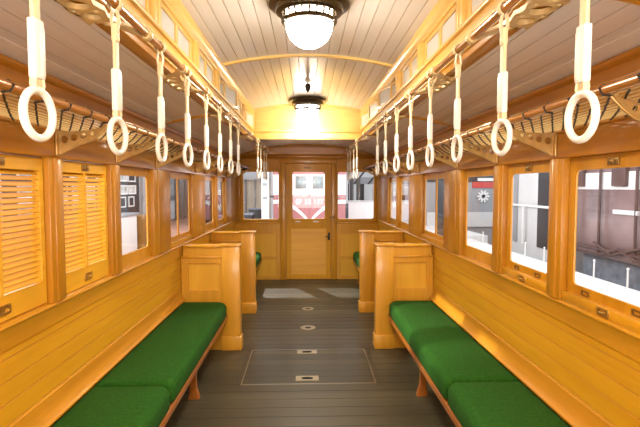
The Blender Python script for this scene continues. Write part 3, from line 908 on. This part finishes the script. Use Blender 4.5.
# picture board and counter beyond the left window
r = empty('picture_board', (-4.2, 9.5, -.06), label='black picture board with white-framed photographs outside the left window', cat='picture board')
q = MB(); q.box(-5.2, -5.1, 8.0, 14.2, -.06, 2.6, .01); q.build('board', 'dark', r)
for a in range(9):
    for b_ in range(4):
        y = 8.25 + a * .63; z = .98 + b_ * .36
        q = MB(); w_, h_ = random.choice(((.55, .30), (.42, .30), (.58, .26)))
        f = lambda u, v, d: (-5.1 + d, u, v)
        q.plate(rect(y, y + w_, z, z + h_), [rect(y + .035, y + w_ - .035, z + .035, z + h_ - .035)], f, .03)
        p = q.build('picture_frame', 'white', r)
        q = MB(); q.box(-5.1, -5.09, y + .03, y + w_ - .03, z + .03, z + h_ - .03); q.build('print', random.choice(('photo', 'grey', 'photo', 'dark')), p)
r = empty('counter', (-4.4, 10.5, -.06), label='white display counter standing below the black picture board', cat='counter')
q = MB(); q.box(-4.75, -4.35, 8.3, 11.9, -.06, .84, .02); q.build('body', 'white', r)
q = MB(); q.box(-4.8, -4.3, 8.25, 11.95, .84, .90, .01); q.build('top', 'grey', r)
r = empty('cabinet', (-4.2, 12.3, -.06), label='brown wooden cabinet at the end of the white counter', cat='cabinet')
q = MB(); q.box(-4.75, -4.3, 12.0, 12.8, -.06, .80, .02); q.build('body', 'brownbox', r)
q = MB(); q.box(-4.30, -4.285, 12.08, 12.72, .10, .68, .004); q.build('door', 'brownbox', r)
# pale screen and dark hoarding further along on the left
r = empty('screen_wall', (-5, 16.3, -1.15), label='pale exhibition screen with grey pillars beyond the left doorway window', cat='screen')
q = MB(); q.box(-6.8, -6.7, 15.2, 28.4, -1.15, 2.8); q.build('board', 'hallwall', r)
for y in (18.2, 21.6, 23.6, 25.4): 
    q = MB(); q.box(-6.7, -6.5, y, y + .35, -1.15, 2.8, .02); q.build('pillar', 'grey', r)
r = empty('hoarding', (-3.4, 17, -1.15), label='dark hoarding seen through the far left corner windows', cat='hoarding')
q = MB(); q.box(-4.6, -4.5, 19.4, 25.4, -1.15, 3.2, .01); q.build('board', 'dark', r)
q = MB(); q.box(-4.62, -4.48, 19.35, 19.45, -1.15, 3.2, .01); q.build('post', 'grey', r)

# view through the left end window
r = empty('column', (-1.85, 15.2, -1.15), label='tall white hall column left of the locomotive', cat='column', kind='thing')
q = MB(); q.box(-1.50, -1.26, 15.3, 15.55, -1.15, 6.0, .02); q.build('shaft', 'white', r)
for z in (.4, 1.15, 1.6):
    q = MB(); q.box(-1.45, -1.31, 15.27, 15.3, z, z + .1, .01); q.build('sign_plate', 'grey', r)
r = empty('downpipe', (-1.12, 15.6, -1.15), label='dark downpipe between the white column and the locomotive', cat='pipe')
q = MB(); q.tube([(-1.17, 15.5, -1.15), (-1.17, 15.5, 6)], .05, 10); q.build('tube', 'grey', r)
for z in (.2, 1.2, 2.2):
    q = MB(); q.lathe([(.05, z), (.065, z), (.065, z + .06), (.05, z + .06)], (-1.17, 15.5, 0), 10); q.build('clamp', 'dark', r)
r = empty('gallery_wall', (-4, 26, -1.15), label='peach-lit gallery wall with slim posts beyond the left end window', cat='wall panel', kind='thing')
q = MB(); q.box(-6.2, -1.6, 26, 26.2, -1.15, 1.95); q.build('board', 'peach', r)
for k in range(6):
    x = -4.4 + k * .5
    q = MB(); q.box(x, x + .06, 25.8, 25.9, -1.15, 2.0); q.build('post', 'grey', r)
q = MB(); q.box(-6.2, -1.6, 25.7, 26.2, 1.98, 2.16); q.build('beam', 'hallwall', r)
for i, (x, y) in enumerate(((-3.1, 18), (-2.3, 17.4), (-2.1, 19.5))):
    r = empty('display_case', (x, y, -1.15), label='low dark display case, %s' % ('nearest the left edge of the left end window', 'close beside the white hall column', 'standing behind the other two cases')[i], cat='display case', group='dark display cases')
    q = MB(); q.box(x - .35, x + .25, y, y + .6, -1.15, .38 + .1 * i, .02); q.build('body', 'dark', r)
    q = MB(); q.box(x - .38, x + .28, y - .03, y + .63, .38 + .1 * i, .44 + .1 * i, .01); q.build('top', 'bluegrey', r)
# view through the right end window
r = empty('signal_post', (1.6, 15.4, -1.15), label='slim dark post in front of the locomotive, right end window', cat='post')
q = MB(); q.tube([(1.36, 15.5, -1.15), (1.36, 15.5, 6)], .035, 8); q.build('tube', 'grey', r)
q = MB(); q.box(1.31, 1.41, 15.44, 15.5, .5, 1.0, .01); q.build('box', 'dark', r)
r = empty('footbridge', (4, 26, -1.15), label='dark footbridge span across the hall in the right end window', cat='footbridge')
q = MB(); q.box(1.9, 9, 26, 27.5, 1.72, 2.1); q.build('deck', 'grey', r)
q = MB()
for k in range(8): q.tube([(1.9 + k * .8, 25.95, 1.72), (2.7 + k * .8, 25.95, 2.7)], .05, 6)
q.tube([(1.9, 25.95, 2.7), (9, 25.95, 2.7)], .06, 6); q.build('truss', 'dark', r)
for x in (2.15, 3.0):
    q = MB(); q.box(x, x + .3, 26.2, 26.5, -1.15, 1.72); q.build('pier', 'dark', r)
r = empty('parked_train', (4.5, 24, -1.15), label='pale parked train with dark windows right of the footbridge piers', cat='train')
q = MB(); q.box(3.5, 6.3, 22.5, 24.5, -1.0, 1.55, .1); q.build('body', 'hallwall', r)
for x in (3.65, 4.35, 5.05):
    q = MB(); q.box(x, x + .5, 22.46, 22.5, .55, 1.15, .02); q.build('window', 'dark', r)
r = empty('barrier', (4, 20, -1.15), label='long low white barrier wall in the right end window', cat='barrier')
q = MB(); q.box(1.62, 4.7, 20.0, 20.25, -1.15, .90, .02); q.build('wall', 'white', r)
q = MB(); q.box(1.60, 4.72, 19.97, 20.28, .90, .96, .01); q.build('coping', 'hallwall', r)
for x in (2.0, 2.3):
    tag(MB().box(x, x + .16, 21.0, 21.2, -1.15, 1.95, .01).build('pillar', 'dark'), 'slim dark pillar behind the white barrier, right end window', 'pillar', 'dark pillars', 'thing')
g = MB(); g.box(1.75, 6.0, 15.0, 19.9, -1.15, -.06)
struct(g, 'platform_far', 'platform')

# ------------------------------------------------------------------ lights
def area(name, loc, rot, sx, sy, power, col):
    l = bpy.data.lights.new(name, 'AREA'); l.shape = 'RECTANGLE'; l.size = sx; l.size_y = sy; l.energy = power; l.color = col
    o = bpy.data.objects.new(name, l); COL.objects.link(o); o.location = loc; o.rotation_euler = rot; return o
def point(name, loc, power, col, rad=.12):
    l = bpy.data.lights.new(name, 'POINT'); l.energy = power; l.color = col; l.shadow_soft_size = rad
    o = bpy.data.objects.new(name, l); COL.objects.link(o); o.location = loc; return o
# further dome lamp of the row, behind the camera
point('rear_lamp', (0, -.5, 2.2), 90, WARM, .13)
area('rear_fill_light', (0, YB + .05, 1.35), (math.radians(118), 0, 0), 2.0, 1.2, 80, (1, .96, .90))  # added fill light at the back wall, brightens the interior and ceilings
# hall floodlights
area('hall_flood_right', (9, 4, 6.5), (0, math.radians(50), 0), 8, 14, 3000, (1, .98, .95))
area('hall_flood_left', (-7, 6, 5.5), (0, math.radians(-50), 0), 4, 14, 1800, (1, .98, .95))

def spot(name, loc, aim, power, cone, col):
    l = bpy.data.lights.new(name, 'SPOT'); l.energy = power; l.spot_size = math.radians(cone); l.spot_blend = .3; l.color = col; l.shadow_soft_size = .06
    o = bpy.data.objects.new(name, l); COL.objects.link(o); o.location = loc
    o.rotation_euler = (Vector(aim) - Vector(loc)).to_track_quat('-Z', 'Y').to_euler(); return o
spot('hall_spot', (-2.8, 12.7, 8.5), (-.35, YE, 1.4), 9000, 14, (.95, .97, 1))
spot('hall_spot', (-7.0, 1.85, 4.15), (-1.2, 3.22, 1.36), 4200, 14, (1, 1, .96))
wd = bpy.data.worlds.new('hall_light'); scene.world = wd; wd.use_nodes = True
bg = wd.node_tree.nodes['Background']; bg.inputs['Color'].default_value = (.93, .96, 1, 1); bg.inputs['Strength'].default_value = 1.25

# ------------------------------------------------------------------ camera
cam = bpy.data.cameras.new('camera'); co = bpy.data.objects.new('camera', cam); COL.objects.link(co)
cam.sensor_width = 36; cam.lens = 460 / 640 * 36; cam.clip_start = .05; cam.clip_end = 200
co.location = (-.02, 0, 1.55)
co.rotation_euler = (PI / 2 - .057518, 0, -.030425)
scene.camera = co
scene.view_settings.view_transform = 'Standard'
scene.view_settings.look = 'None'
scene.view_settings.exposure = 0.16
scene.view_settings.gamma = 1.0
